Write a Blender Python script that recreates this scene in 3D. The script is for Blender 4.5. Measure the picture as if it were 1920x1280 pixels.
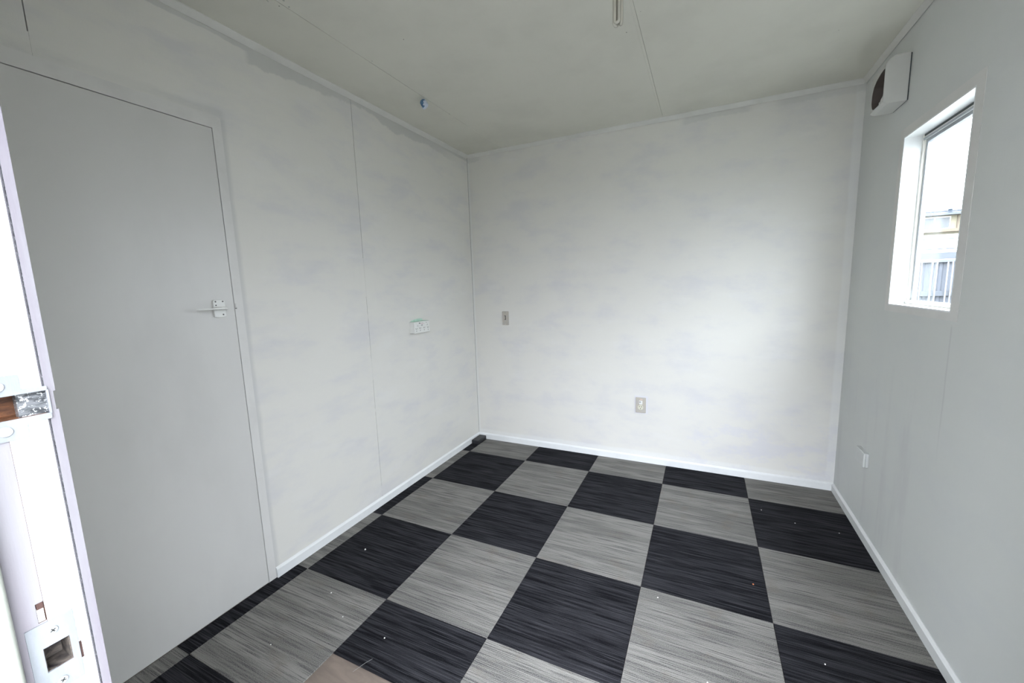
import bpy, bmesh, math, random
from mathutils import Vector, Matrix

random.seed(7)
sc = bpy.context.scene
C = sc.collection
for o in list(bpy.data.objects):
    bpy.data.objects.remove(o)

# ------------------------------------------------------------------ camera
cam_d = bpy.data.cameras.new('camera')
cam = bpy.data.objects.new('camera', cam_d)
C.objects.link(cam)
RT = Vector((0.907233, 0.419563, -0.029912))
UP = Vector((-0.030499, 0.136541, 0.990165))
FW = Vector((-0.419521, 0.897398, -0.136671))
m = Matrix((RT, UP, -FW)).transposed().to_4x4()
m.translation = Vector((1.8006, -2.9684, 1.3296))
cam.matrix_world = m
cam_d.sensor_fit = 'HORIZONTAL'
cam_d.sensor_width = 36.0
cam_d.lens = 36.0 * 749.27 / 1920.0
cam_d.shift_x = -11.14 / 1920.0
cam_d.shift_y = 0.95 / 1920.0
cam_d.clip_start = 0.02
cam_d.clip_end = 400
sc.camera = cam

# ------------------------------------------------------------------ sky: an even bright overcast
world = bpy.data.worlds.new('overcast_sky')
sc.world = world
world.use_nodes = True
wn = world.node_tree
wn.nodes.clear()
w_out = wn.nodes.new('ShaderNodeOutputWorld')
w_bg = wn.nodes.new('ShaderNodeBackground')
w_bg.inputs['Color'].default_value = (0.89, 0.935, 1.04, 1)
w_bg.inputs['Strength'].default_value = 1.0
# overcast luminance rises smoothly from the horizon to the zenith
w_co = wn.nodes.new('ShaderNodeTexCoord'); w_sp = wn.nodes.new('ShaderNodeSeparateXYZ')
w_cl = wn.nodes.new('ShaderNodeMath'); w_cl.operation = 'MAXIMUM'; w_cl.inputs[1].default_value = 0.0
w_mu = wn.nodes.new('ShaderNodeMath'); w_mu.operation = 'MULTIPLY_ADD'; w_mu.inputs[1].default_value = 2.1; w_mu.inputs[2].default_value = 0.6
wn.links.new(w_co.outputs['Generated'], w_sp.inputs[0]); wn.links.new(w_sp.outputs[2], w_cl.inputs[0])
wn.links.new(w_cl.outputs[0], w_mu.inputs[0]); wn.links.new(w_mu.outputs[0], w_bg.inputs['Strength'])
wn.links.new(w_bg.outputs[0], w_out.inputs[0])

sc.view_settings.view_transform = 'Standard'
sc.view_settings.look = 'None'
sc.view_settings.gamma = 1.0
sc.view_settings.use_curve_mapping = False
sc.view_settings.exposure = 4.42
try:
    sc.cycles.max_bounces = 16
    sc.cycles.diffuse_bounces = 10
    sc.cycles.transparent_max_bounces = 16
    sc.cycles.use_denoising = True
except Exception:
    pass

# light portals: they give off nothing, they only steer the sampling of the sky to the two openings
def portal(name, loc, rot, sx, sy):
    d = bpy.data.lights.new(name, 'AREA')
    d.shape = 'RECTANGLE'; d.size = sx; d.size_y = sy
    d.cycles.is_portal = True
    o = bpy.data.objects.new(name, d); C.objects.link(o)
    o.location = loc; o.rotation_euler = rot
PORTALS = True
if PORTALS:
    portal('doorway_portal', (1.63, -2.93, 0.99), (math.radians(90), 0, 0), 0.78, 1.98)
    portal('window_portal', (2.672, -0.83, 1.56), (0, math.radians(90), 0), 0.78, 0.58)

# ------------------------------------------------------------------ dimensions (metres)
W = 2.5745      # room width  (x: left wall 0 .. right wall W)
H = 2.401       # ceiling height, carpet surface at z = 0
YF = -2.8176    # inner face of the front wall, back wall at y = 0
XJ = 1.2407     # jamb face of the entrance the photograph is taken from
XJ2 = 2.02
T = 0.5         # carpet tile
GX, GY = 0.0841, -0.2984

# ------------------------------------------------------------------ materials
def new_mat(name, col=(0.8, 0.8, 0.8), rough=0.5, metal=0.0, spec=0.5):
    mt = bpy.data.materials.new(name); mt.use_nodes = True
    b = mt.node_tree.nodes['Principled BSDF']
    b.inputs['Base Color'].default_value = (*col, 1)
    b.inputs['Roughness'].default_value = rough
    b.inputs['Metallic'].default_value = metal
    b.inputs['Specular IOR Level'].default_value = spec
    return mt, mt.node_tree, b

class NB:
    """small node-building helper"""
    def __init__(s, nt):
        s.nt = nt; s.co = None
    def n(s, t, **kw):
        x = s.nt.nodes.new(t)
        for k, v in kw.items(): setattr(x, k, v)
        return x
    def link(s, a, b): s.nt.links.new(a, b)
    def coord(s):
        if s.co is None:
            s.co = s.n('ShaderNodeNewGeometry')
        return s.co.outputs['Position']
    def scaled(s, sx, sy, sz, off=(0, 0, 0)):
        mp = s.n('ShaderNodeMapping'); mp.inputs['Scale'].default_value = (sx, sy, sz)
        mp.inputs['Location'].default_value = off
        s.link(s.coord(), mp.inputs['Vector']); return mp.outputs[0]
    def noise(s, scale, vec=None, detail=4, rough=0.55, dist=0.0):
        x = s.n('ShaderNodeTexNoise'); x.inputs['Scale'].default_value = scale
        x.inputs['Detail'].default_value = detail; x.inputs['Roughness'].default_value = rough
        x.inputs['Distortion'].default_value = dist
        s.link(vec if vec is not None else s.coord(), x.inputs['Vector']); return x.outputs['Fac']
    def math(s, op, a, b=None, clamp=False):
        x = s.n('ShaderNodeMath', operation=op); x.use_clamp = clamp
        for i, v in enumerate((a, b)):
            if v is None: continue
            if isinstance(v, (int, float)): x.inputs[i].default_value = v
            else: s.link(v, x.inputs[i])
        return x.outputs[0]
    def ss(s, v, lo, hi, a=0.0, b=1.0):
        x = s.n('ShaderNodeMapRange'); x.interpolation_type = 'SMOOTHSTEP'
        x.inputs['From Min'].default_value = lo; x.inputs['From Max'].default_value = hi
        x.inputs['To Min'].default_value = a; x.inputs['To Max'].default_value = b
        s.link(v, x.inputs['Value']); return x.outputs[0]
    def mix(s, f, a, b):
        x = s.n('ShaderNodeMix', data_type='RGBA')
        for i, v in ((0, f), (6, a), (7, b)):
            if isinstance(v, (int, float)): x.inputs[i].default_value = v
            elif isinstance(v, tuple): x.inputs[i].default_value = (*v, 1)
            else: s.link(v, x.inputs[i])
        return x.outputs[2]
    def bump(s, h, strength, dist, b):
        x = s.n('ShaderNodeBump'); x.inputs['Strength'].default_value = strength
        x.inputs['Distance'].default_value = dist
        s.link(h, x.inputs['Height']); s.link(x.outputs[0], b.inputs['Normal'])
    def xyz(s):
        x = s.n('ShaderNodeSeparateXYZ'); s.link(s.coord(), x.inputs[0]); return x.outputs

def wall_paint(name, u, kind):
    """matt white paint rolled on in patches over an older greyer coat; u = world axis along the wall"""
    mt, nt, b = new_mat(name, rough=0.72, spec=0.25)
    k = NB(nt)
    st = (2.2, 2.2, 6.0) if kind == 'left' else (2.5, 2.5, 5.0)
    n1 = k.noise(1.3, k.scaled(*st), 6, 0.6)
    n2 = k.noise(3.3, k.scaled(1.0, 1.0, 3.0, (4, 7, 1)), 4, 0.6)
    base = k.mix(k.ss(n1, 0.44, 0.72), (0.64, 0.630, 0.587), (0.585, 0.58, 0.575))
    base = k.mix(k.ss(n2, 0.55, 0.72, 0, 0.4), base, (0.66, 0.655, 0.63))
    X, Y, Z = k.xyz()
    U = (X, Y)[u]
    wob = k.math('MULTIPLY', k.math('SUBTRACT', k.noise(5.0, None, 5, 0.7), 0.5), 0.10)
    if kind == 'left':
        # unpainted band under the cove, patchy
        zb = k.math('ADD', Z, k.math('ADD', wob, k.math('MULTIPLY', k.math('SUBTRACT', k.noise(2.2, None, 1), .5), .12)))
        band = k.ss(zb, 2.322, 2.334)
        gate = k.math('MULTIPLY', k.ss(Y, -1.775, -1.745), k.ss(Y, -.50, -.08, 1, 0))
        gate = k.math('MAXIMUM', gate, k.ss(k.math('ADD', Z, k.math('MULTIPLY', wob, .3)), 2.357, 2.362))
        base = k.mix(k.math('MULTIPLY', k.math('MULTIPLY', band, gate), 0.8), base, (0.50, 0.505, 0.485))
        # smudged brush line around the door frame
        y1 = k.math('ADD', Y, k.math('MULTIPLY', wob, 0.25))
        d = k.math('ABSOLUTE', k.math('SUBTRACT', y1, -1.897))
        below = k.ss(Z, 2.03, 2.06, 1, 0)
        sm = k.math('MULTIPLY', k.ss(d, 0.003, 0.024, 1, 0), below)
        d2 = k.math('ABSOLUTE', k.math('SUBTRACT', k.math('ADD', Z, k.math('MULTIPLY', wob, 0.3)), 2.058))
        left = k.ss(Y, -1.90, -1.87, 1, 0)
        sm2 = k.math('MULTIPLY', k.ss(d2, 0.006, 0.026, 1, 0), left)
        base = k.mix(k.math('MULTIPLY', k.math('MAXIMUM', k.math('MULTIPLY', sm, 1.5), k.math('MULTIPLY', sm2, k.ss(n1, .4, .6, .3, 1.1))), 0.38), base, (0.46, 0.465, 0.46))
    if kind == 'back':
        # cut-in strips of fresher white beside the corners and above the skirting
        e = k.math('MAXIMUM', k.ss(k.math('ADD', X, k.math('MULTIPLY', wob, 0.12)), 0.016, 0.024, 1, 0),
                   k.ss(k.math('ADD', X, k.math('MULTIPLY', wob, 0.2)), W - 0.05, W - 0.035))
        e = k.math('MAXIMUM', e, k.ss(k.math('ADD', Z, k.math('MULTIPLY', wob, 0.25)), 0.075, 0.09, 1, 0))
        base = k.mix(k.math('MULTIPLY', e, 0.45), base, (0.69, 0.70, 0.69))
        # greyer patches towards the top edge and low on the right
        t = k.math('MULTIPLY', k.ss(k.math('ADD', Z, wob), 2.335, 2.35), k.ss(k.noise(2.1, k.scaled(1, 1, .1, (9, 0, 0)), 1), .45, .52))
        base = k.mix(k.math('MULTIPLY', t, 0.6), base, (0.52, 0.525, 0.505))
        lowr = k.math('MULTIPLY', k.ss(k.noise(4.0, k.scaled(1, 1, 1.8, (2, 2, 6)), 5, .7), .48, .6),
                      k.math('MULTIPLY', k.ss(X, 1.5, 1.9), k.ss(Z, 0.3, 0.65, 1, 0)))
        base = k.mix(k.math('MULTIPLY', lowr, 0.55), base, (0.575, 0.575, 0.615))
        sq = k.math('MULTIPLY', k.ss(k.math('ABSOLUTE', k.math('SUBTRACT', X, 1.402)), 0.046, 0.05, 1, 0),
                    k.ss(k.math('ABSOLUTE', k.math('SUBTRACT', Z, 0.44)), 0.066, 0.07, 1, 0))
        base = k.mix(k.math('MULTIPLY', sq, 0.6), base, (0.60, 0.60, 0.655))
    if kind == 'right':
        base = k.mix(.7, base, (0.575, 0.60, 0.592))
        # vertical runs and drips below the window, a few scuffs
        v = k.noise(7.0, k.scaled(1, 1.0, 0.16), 4, .6)
        reg = k.math('MULTIPLY', k.ss(Y, -1.3, -1.0), k.ss(Z, 1.05, 0.7, 0, 1))
        base = k.mix(k.math('MULTIPLY', k.math('MULTIPLY', k.ss(v, .5, .66), reg), .5), base, (0.53, 0.53, 0.535))
        line = k.ss(k.math('ABSOLUTE', k.math('ADD', k.math('SUBTRACT', Y, -1.105), k.math('MULTIPLY', wob, .12))), 0.002, 0.007, 1, 0)
        line = k.math('MULTIPLY', line, k.math('MULTIPLY', k.ss(Z, 1.16, 1.14, 0, 1), k.ss(Z, .62, .9)))
        base = k.mix(k.math('MULTIPLY', line, .45), base, (0.47, 0.47, 0.475))
    # scuffs
    scf = k.ss(k.noise(26, k.scaled(1, 1, 2.5, (1, 5, 3)), 2, .5), 0.80, 0.86)
    base = k.mix(k.math('MULTIPLY', scf, .7), base, (0.35, 0.35, 0.36))
    k.link(base, b.inputs['Base Color'])
    h = k.math('ADD', k.noise(420, None, 2, .6), k.math('MULTIPLY', k.noise(18, k.scaled(1, 1, .3), 4, .6), 3.0))
    k.bump(h, 0.16, 0.0015, b)
    return mt

def plain_paint(name, col, rough=0.5, spec=0.3, var=0.05, nscale=6.0, bump=0.1, alt=None, z_stretch=1.0):
    mt, nt, b = new_mat(name, rough=rough, spec=spec)
    k = NB(nt)
    n1 = k.noise(nscale, k.scaled(1, 1, z_stretch), 5, .6)
    a2 = alt if alt else tuple(c * (1 - 2 * var) for c in col)
    k.link(k.mix(k.ss(n1, .42, .68), col, a2), b.inputs['Base Color'])
    if bump:
        k.bump(k.noise(nscale * 22, k.scaled(1, 1, z_stretch), 3, .6), bump, .001, b)
    return mt

M_left = wall_paint('wall_paint_left', 1, 'left')
M_back = wall_paint('wall_paint_back', 0, 'back')
M_right = wall_paint('wall_paint_right', 1, 'right')
M_front = wall_paint('wall_paint_front', 0, 'front')
M_ceil = plain_paint('ceiling_paint', (0.635, 0.628, 0.56), .8, .2, .03, 2.5, .12)
M_cove = plain_paint('cove_paint', (0.60, 0.597, 0.565), .6, .3, .03, 5, .1)
M_skirt = plain_paint('skirting_gloss', (0.70, 0.715, 0.71), .32, .5, .03, 7, .05)
M_door = plain_paint('door_enamel', (0.565, 0.56, 0.537), .36, .45, .035, 2.2, .10, z_stretch=.35)
M_frame = plain_paint('door_frame_enamel', (0.61, 0.603, 0.58), .4, .4, .03, 8, .06)
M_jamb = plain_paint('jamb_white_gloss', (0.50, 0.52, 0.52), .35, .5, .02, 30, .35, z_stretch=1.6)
M_jamb2 = plain_paint('jamb_lilac_tint', (0.18, 0.166, 0.182), .5, .25, .05, 16, .18, alt=(0.205, 0.20, 0.208), z_stretch=.12)  # lilac cast of the sky fill put into the colour, darkened against glare
M_jamb3 = plain_paint('jamb_inner_strip', (0.135, 0.124, 0.138), .5, .25, .05, 16, .18, alt=(0.155, 0.15, 0.157), z_stretch=.12)  # darker copy of the lilac, offsetting the stronger light on this strip
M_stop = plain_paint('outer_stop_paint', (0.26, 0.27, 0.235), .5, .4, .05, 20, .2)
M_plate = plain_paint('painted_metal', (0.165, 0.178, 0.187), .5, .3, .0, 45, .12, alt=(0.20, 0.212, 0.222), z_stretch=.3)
M_plastic = plain_paint('white_plastic', (0.69, 0.695, 0.665), .35, .5, .01, 10, 0)
M_shell = plain_paint('outer_cladding', (0.55, 0.55, 0.53), .8, .2, .05, 3, .1)
M_dark = new_mat('dark_gap', (0.03, 0.03, 0.028), .9)[0]
M_beige = plain_paint('aged_beige_plastic', (0.43, 0.395, 0.335), .45, .4, .05, 40, 0, alt=(0.41, 0.39, 0.36))
M_beige_l = plain_paint('cream_plastic', (0.60, 0.59, 0.48), .4, .5, .03, 30, 0)
M_slot = new_mat('slot_black', (0.025, 0.025, 0.022), .6)[0]
M_grey_mark = new_mat('grey_print', (0.30, 0.31, 0.30), .6)[0]
M_red = new_mat('faded_pink_print', (0.62, 0.42, 0.45), .6)[0]
M_green = plain_paint('green_masking_tape', (0.47, 0.66, 0.55), .7, .2, .06, 60, .1)
M_black = plain_paint('black_plastic', (0.022, 0.022, 0.025), .42, .4, .05, 30, .05)
M_screw = new_mat('screw_steel', (0.13, 0.13, 0.125), .45, .6)[0]
M_paintscrew = plain_paint('painted_screw', (0.22, 0.23, 0.23), .35, .5, .02, 60, .1)
M_crumb = new_mat('white_crumb', (0.85, 0.84, 0.80), .8)[0]
M_orange = new_mat('orange_crumb', (0.60, 0.20, 0.08), .7)[0]
M_alu = plain_paint('grey_aluminium', (0.34, 0.36, 0.38), .45, .5, .03, 20, 0)
M_sash = plain_paint('cream_sash', (0.82, 0.81, 0.74), .4, .4, .02, 10, 0)
M_rubber = new_mat('window_seal', (0.04, 0.05, 0.055), .6)[0]
M_wplate = plain_paint('overpainted_plate', (0.565, 0.58, 0.57), .45, .4, .02, 10, 0)
M_fan = plain_paint('fan_white_plastic', (0.52, 0.52, 0.495), .4, .45, .02, 5, 0)
M_fan_in = plain_paint('fan_brown_interior', (0.085, 0.070, 0.062), .6, .3, .08, 8, 0)

# raw timber inside the lock mortice
def wood(name, c1, c2, sx=1, sy=1, sz=1, sc_=30, rough=.6):
    mt, nt, b = new_mat(name, rough=rough, spec=.3)
    k = NB(nt)
    n = k.noise(sc_, k.scaled(sx, sy, sz), 6, .65, 1.2)
    k.link(k.mix(k.ss(n, .3, .7), c1, c2), b.inputs['Base Color'])
    k.bump(n, .3, .001, b)
    return mt
M_mort = wood('mortice_timber', (0.17, 0.07, 0.03), (0.05, 0.024, 0.014), 1, 1, 3, 60)
M_hole = wood('strike_hole_dusty', (0.10, 0.085, 0.07), (0.012, 0.010, 0.011), 1, 1, 1, 60)
M_vinyl = wood('brown_board_floor', (0.205, 0.165, 0.135), (0.145, 0.118, 0.098), 1, 3.5, 1, 5, .5)
M_brownchip = wood('bare_wood_chip', (0.060, 0.032, 0.026), (0.022, 0.014, 0.012), 1, 1, .3, 80)

def bare_metal():
    mt, nt, b = new_mat('bare_strike_metal', (0.2, 0.2, 0.2), .28, .7)
    k = NB(nt)
    n = k.noise(330, k.scaled(1, 1, 1), 4, .7)
    n0 = k.noise(70, k.scaled(1, 1, 3), 3, .6)
    col = k.mix(k.ss(n0, .4, .6), (0.06, 0.065, 0.07), (0.23, 0.24, 0.25))
    col = k.mix(k.ss(n, .56, .62), col, (0.72, 0.74, 0.74))
    k.link(col, b.inputs['Base Color'])
    return mt
M_metal = bare_metal()

def carpet(name, dark):
    mt, nt, b = new_mat(name, rough=.95, spec=.08)
    k = NB(nt)
    info = k.n('ShaderNodeObjectInfo')
    r = info.outputs['Random']
    cmb = k.n('ShaderNodeCombineXYZ'); k.link(k.math('MULTIPLY', r, 37.0), cmb.inputs[0]); k.link(k.math('MULTIPLY', r, 91.0), cmb.inputs[1])
    add = k.n('ShaderNodeVectorMath', operation='ADD')
    k.link(k.coord(), add.inputs[0]); k.link(cmb.outputs[0], add.inputs[1])
    def st(sx, sy):
        mp = k.n('ShaderNodeMapping'); mp.inputs['Scale'].default_value = (sx, sy, 0)
        k.link(add.outputs[0], mp.inputs['Vector']); return mp.outputs[0]
    fine = k.noise(1.0, st(5.0, 300), 1, .5)          # single yarn rows
    mid = k.noise(1.0, st(3.5, 105), 2, .55)          # streaks a few rows wide
    broad = k.noise(1.0, st(1.3, 16), 2, .55)         # broad tonal bands
    speck = k.noise(1.0, st(380, 380), 2, .75)        # loop texture
    if dark:
        col = k.mix(k.ss(broad, .38, .62), (0.0080, 0.0080, 0.0098), (0.0185, 0.0185, 0.0215))
        col = k.mix(k.math('MULTIPLY', k.ss(mid, .52, .64), .7), col, (0.031, 0.031, 0.035))
        col = k.mix(k.math('MULTIPLY', k.ss(fine, .52, .66), .7), col, (0.046, 0.046, 0.051))
        col = k.mix(k.math('MULTIPLY', k.ss(mid, .36, .46, 1, 0), .9), col, (0.0035, 0.0035, 0.0050))
        col = k.mix(k.math('MULTIPLY', k.ss(speck, .52, .74), .4), col, (0.060, 0.060, 0.064))
    else:
        col = k.mix(k.ss(broad, .38, .62), (0.130, 0.127, 0.118), (0.212, 0.206, 0.190))
        col = k.mix(k.math('MULTIPLY', k.ss(mid, .36, .47, 1, 0), .8), col, (0.052, 0.052, 0.053))
        col = k.mix(k.math('MULTIPLY', k.ss(fine, .36, .48, 1, 0), .75), col, (0.038, 0.038, 0.040))
        col = k.mix(k.math('MULTIPLY', k.ss(speck, .44, .58), .5), col, (0.285, 0.278, 0.255))
        blot = k.noise(3.0, st(3, 3), 3, .6)
        col = k.mix(k.math('MULTIPLY', k.ss(blot, .55, .72), .3), col, (0.16, 0.135, 0.108))
    k.link(col, b.inputs['Base Color'])
    h = k.math('ADD', k.math('MULTIPLY', fine, .9), k.math('MULTIPLY', speck, .7))
    k.bump(h, .75, .004, b)
    return mt
M_cdark = carpet('carpet_charcoal', True)
M_cgrey = carpet('carpet_grey', False)

def glass():
    mt = bpy.data.materials.new('window_glass'); mt.use_nodes = True
    nt = mt.node_tree; nt.nodes.clear()
    k = NB(nt)
    out = k.n('ShaderNodeOutputMaterial')
    tr = k.n('ShaderNodeBsdfTransparent'); tr.inputs[0].default_value = (0.93, 0.955, 0.95, 1)
    gl = k.n('ShaderNodeBsdfGlossy'); gl.inputs['Roughness'].default_value = 0.02
    lw = k.n('ShaderNodeLayerWeight'); lw.inputs[0].default_value = 0.5
    fr = k.math('ADD', k.math('MULTIPLY', k.math('POWER', lw.outputs['Facing'], 4.0), 0.22), 0.03)
    mx = k.n('ShaderNodeMixShader')
    k.link(fr, mx.inputs[0]); k.link(tr.outputs[0], mx.inputs[1]); k.link(gl.outputs[0], mx.inputs[2])
    k.link(mx.outputs[0], out.inputs[0])
    return mt
M_glass = glass()

# ------------------------------------------------------------------ mesh helpers
def tagp(o, label=None, cat=None, group=None, kind=None):
    if label: o['label'] = label
    if cat: o['category'] = cat
    if group: o['group'] = group
    if kind: o['kind'] = kind
    return o

def link(name, me, parent=None, **kw):
    o = bpy.data.objects.new(name, me); C.objects.link(o)
    if parent is not None:
        o.parent = parent
        # meshes are written in world coordinates; undo the parent's placement
        o.matrix_parent_inverse = parent_world(parent).inverted()
    tagp(o, **kw)
    return o
def parent_world(p):
    mt = p.matrix_basis.copy()
    while p.parent is not None:
        mt = p.parent.matrix_basis @ p.matrix_parent_inverse @ mt if False else p.parent.matrix_basis @ (p.matrix_parent_inverse @ mt)
        p = p.parent
    return mt

class MB:
    def __init__(s):
        s.bm = bmesh.new(); s.mats = []
    def mi(s, mat):
        if mat not in s.mats: s.mats.append(mat)
        return s.mats.index(mat)
    def box(s, x0, x1, y0, y1, z0, z1, mat, bevel=0.0, seg=2):
        r = bmesh.ops.create_cube(s.bm, size=1.0)
        vs = r['verts']
        for v in vs:
            v.co = Vector(((x0 + x1) / 2 + v.co.x * (x1 - x0), (y0 + y1) / 2 + v.co.y * (y1 - y0), (z0 + z1) / 2 + v.co.z * (z1 - z0)))
        fs = {f for v in vs for f in v.link_faces}
        i = s.mi(mat)
        for f in fs: f.material_index = i
        if bevel > 0:
            es = list({e for v in vs for e in v.link_edges})
            rb = bmesh.ops.bevel(s.bm, geom=es, offset=bevel, segments=seg, profile=.5, affect='EDGES')
            for f in rb['faces']: f.material_index = i; f.smooth = True
        return s
    def prism(s, pts, axis, a, b, mat, smooth=False, bevel=0.0):
        """extrude a closed polygon. pts are 2D in the two other axes, in cyclic order"""
        def P(p, t):
            if axis == 0: return Vector((t, p[0], p[1]))
            if axis == 1: return Vector((p[0], t, p[1]))
            return Vector((p[0], p[1], t))
        A = [s.bm.verts.new(P(p, a)) for p in pts]; B = [s.bm.verts.new(P(p, b)) for p in pts]
        i = s.mi(mat); n = len(pts); fs = []
        for q in range(n):
            f = s.bm.faces.new((A[q], A[(q + 1) % n], B[(q + 1) % n], B[q])); f.smooth = smooth; fs.append(f)
        fs.append(s.bm.faces.new(A)); fs.append(s.bm.faces.new(list(reversed(B))))
        for f in fs: f.material_index = i
        bmesh.ops.recalc_face_normals(s.bm, faces=fs)
        if bevel:
            es = list({e for f in fs[-2:] for e in f.edges})
            rb = bmesh.ops.bevel(s.bm, geom=es, offset=bevel, segments=2, profile=.5, affect='EDGES')
            for f in rb['faces']: f.material_index = i
        return s
    def cyl(s, c, r, h, axis, mat, n=20, r2=None, bevel=0.0):
        r2 = r if r2 is None else r2
        def P(t, rr, ang):
            a, b = math.cos(ang) * rr, math.sin(ang) * rr
            if axis == 0: return Vector((c[0] + t, c[1] + a, c[2] + b))
            if axis == 1: return Vector((c[0] + a, c[1] + t, c[2] + b))
            return Vector((c[0] + a, c[1] + b, c[2] + t))
        rings = [(0, r), (h, r2)]
        if bevel: rings = [(0, r), (h - math.copysign(bevel, h), r2), (h, r2 - bevel)]
        i = s.mi(mat); R = []
        for t, rr in rings: R.append([s.bm.verts.new(P(t, rr, 2 * math.pi * q / n)) for q in range(n)])
        fs = []
        for a, b in zip(R, R[1:]):
            for q in range(n):
                f = s.bm.faces.new((a[q], a[(q + 1) % n], b[(q + 1) % n], b[q])); f.smooth = True; fs.append(f)
        fs.append(s.bm.faces.new(R[0])); fs.append(s.bm.faces.new(list(reversed(R[-1]))))
        for f in fs: f.material_index = i
        bmesh.ops.recalc_face_normals(s.bm, faces=fs)
        return s
    def cells(s, n, a, b, u, v, holes, mat, inner=None):
        """wall with openings: solid slab between a and b on axis n, u/v ranges, rectangular holes"""
        us = sorted({u[0], u[1], *[h[0] for h in holes], *[h[1] for h in holes]})
        vs = sorted({v[0], v[1], *[h[2] for h in holes], *[h[3] for h in holes]})
        us = [x for x in us if u[0] - 1e-9 <= x <= u[1] + 1e-9]; vs = [x for x in vs if v[0] - 1e-9 <= x <= v[1] + 1e-9]
        def solid(i, j):
            if i < 0 or j < 0 or i >= len(us) - 1 or j >= len(vs) - 1: return False
            cu, cv = (us[i] + us[i + 1]) / 2, (vs[j] + vs[j + 1]) / 2
            return not any(h[0] < cu < h[1] and h[2] < cv < h[3] for h in holes)
        def P(t, p, q):
            if n == 0: return (t, p, q)
            if n == 1: return (p, t, q)
            return (p, q, t)
        cache = {}
        def V(t, p, q):
            key = (t, p, q)
            if key not in cache: cache[key] = s.bm.verts.new(P(t, p, q))
            return cache[key]
        i0 = s.mi(mat); i1 = s.mi(inner) if inner else i0
        fs = []
        def F(vv, mi):
            f = s.bm.faces.new(vv); f.material_index = mi; fs.append(f)
        for i in range(len(us) - 1):
            for j in range(len(vs) - 1):
                if not solid(i, j): continue
                u0, u1, v0, v1 = us[i], us[i + 1], vs[j], vs[j + 1]
                F([V(a, u0, v0), V(a, u1, v0), V(a, u1, v1), V(a, u0, v1)], i0)
                F([V(b, u0, v0), V(b, u1, v0), V(b, u1, v1), V(b, u0, v1)], i0)
                if not solid(i - 1, j): F([V(a, u0, v0), V(a, u0, v1), V(b, u0, v1), V(b, u0, v0)], i1)
                if not solid(i + 1, j): F([V(a, u1, v0), V(a, u1, v1), V(b, u1, v1), V(b, u1, v0)], i1)
                if not solid(i, j - 1): F([V(a, u0, v0), V(a, u1, v0), V(b, u1, v0), V(b, u0, v0)], i1)
                if not solid(i, j + 1): F([V(a, u0, v1), V(a, u1, v1), V(b, u1, v1), V(b, u0, v1)], i1)
        bmesh.ops.recalc_face_normals(s.bm, faces=fs)
        return s
    def done(s, name, parent=None, **kw):
        me = bpy.data.meshes.new(name); s.bm.to_mesh(me); s.bm.free()
        for mt in s.mats: me.materials.append(mt)
        return link(name, me, parent, **kw)

def empty(name, loc, **kw):
    o = bpy.data.objects.new(name, None); C.objects.link(o); o.location = loc
    o.empty_display_size = .05
    tagp(o, **kw)
    return o
def struct(mb, name, parent=None): return mb.done(name, parent, kind='structure' if parent is None else None)

# ------------------------------------------------------------------ floor and carpet tiles
CT = 0.006
floor = struct(MB().box(-.12, W + .12, YF - .11, .12, -.14, -CT, M_vinyl), 'floor')
def tile(x0, x1, y0, y1, dark, lift=0.0):
    g = 0.0005
    b = MB().box(x0 + g, x1 - g, y0 + g, y1 - g, -CT + .0001, lift, M_cdark if dark else M_cgrey, .0012, 1)
    b.done('carpet_tile', floor)
xs = [0.0] + [GX + T * i for i in range(5)] + [W]
ys = [0.0] + [GY - T * j for j in range(6)] + [YF + .002]
ys = [y for y in ys if y > YF] + [YF + .002]
for i in range(len(xs) - 1):
    for j in range(len(ys) - 1):
        x0, x1, y1, y0 = xs[i], xs[i + 1], ys[j], ys[j + 1]
        dark = ((i - 1) + (j - 1)) % 2 == 0
        if i == 2 and j == 4:                     # the tile cut short where the board floor shows
            tile(x0, x1, -2.078, y1, dark); continue
        if i == 2 and j == 5: continue            # bare board
        if i == 5: x1 = x1                        # full width to the wall
        tile(x0, x1, y0, y1, dark, random.uniform(-.0003, .0003))

# ------------------------------------------------------------------ walls
DY0, DY1, DZ = -2.735, -1.9345, 1.9925        # flush door in the left wall
FO = 0.035                                    # width of the flat door frame
SG = 0.0014                                   # half seam gap
wl = struct(MB().cells(0, -.11, -.012, (YF - .11, .11), (-.13, H + .02), [], M_dark), 'wall_left')
hole_d = (DY0 - FO, DY1 + FO, -.02, DZ + FO + .012)
MB().cells(0, -.0119, 0, (-1.2 + SG, -.0002), (-CT, H), [], M_left).done('panel', wl)
MB().cells(0, -.0119, 0, (-2.403 + SG, -1.2 - SG), (-CT, H), [hole_d], M_left).done('panel', wl)
MB().cells(0, -.0119, 0, (YF, -2.403 - SG), (-CT, H), [hole_d], M_left).done('panel', wl)
# filler that closes the seam in places, as the paint does
fl_ = MB()
for a, b in ((1.30, 1.52), (1.17, 1.20), (.80, .93), (.60, .62), (.06, .12)): fl_.box(-.010, -.0008, -1.2013, -1.1987, a, b, M_left)
fl_.box(-.010, -.0008, -2.4043, -2.4017, 2.04, 2.105, M_left)
fl_.done('seam_filler', wl)

wb = struct(MB().cells(1, .012, .11, (-.0118, W + .012), (-.13, H + .02), [], M_dark), 'wall_back')
MB().cells(1, 0, .0119, (.0019, W - .0002), (-.13, H + .0038), [], M_back).done('panel', wb)

WY0, WY1, WZ0, WZ1 = -1.088, -.565, 1.196, 1.928      # window opening
win_hole = (WY0, WY1, WZ0, WZ1)
wr = struct(MB().cells(0, W, W + .083, (YF - .11, .11), (-.13, H + .02), [win_hole], M_right), 'wall_right')

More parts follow.
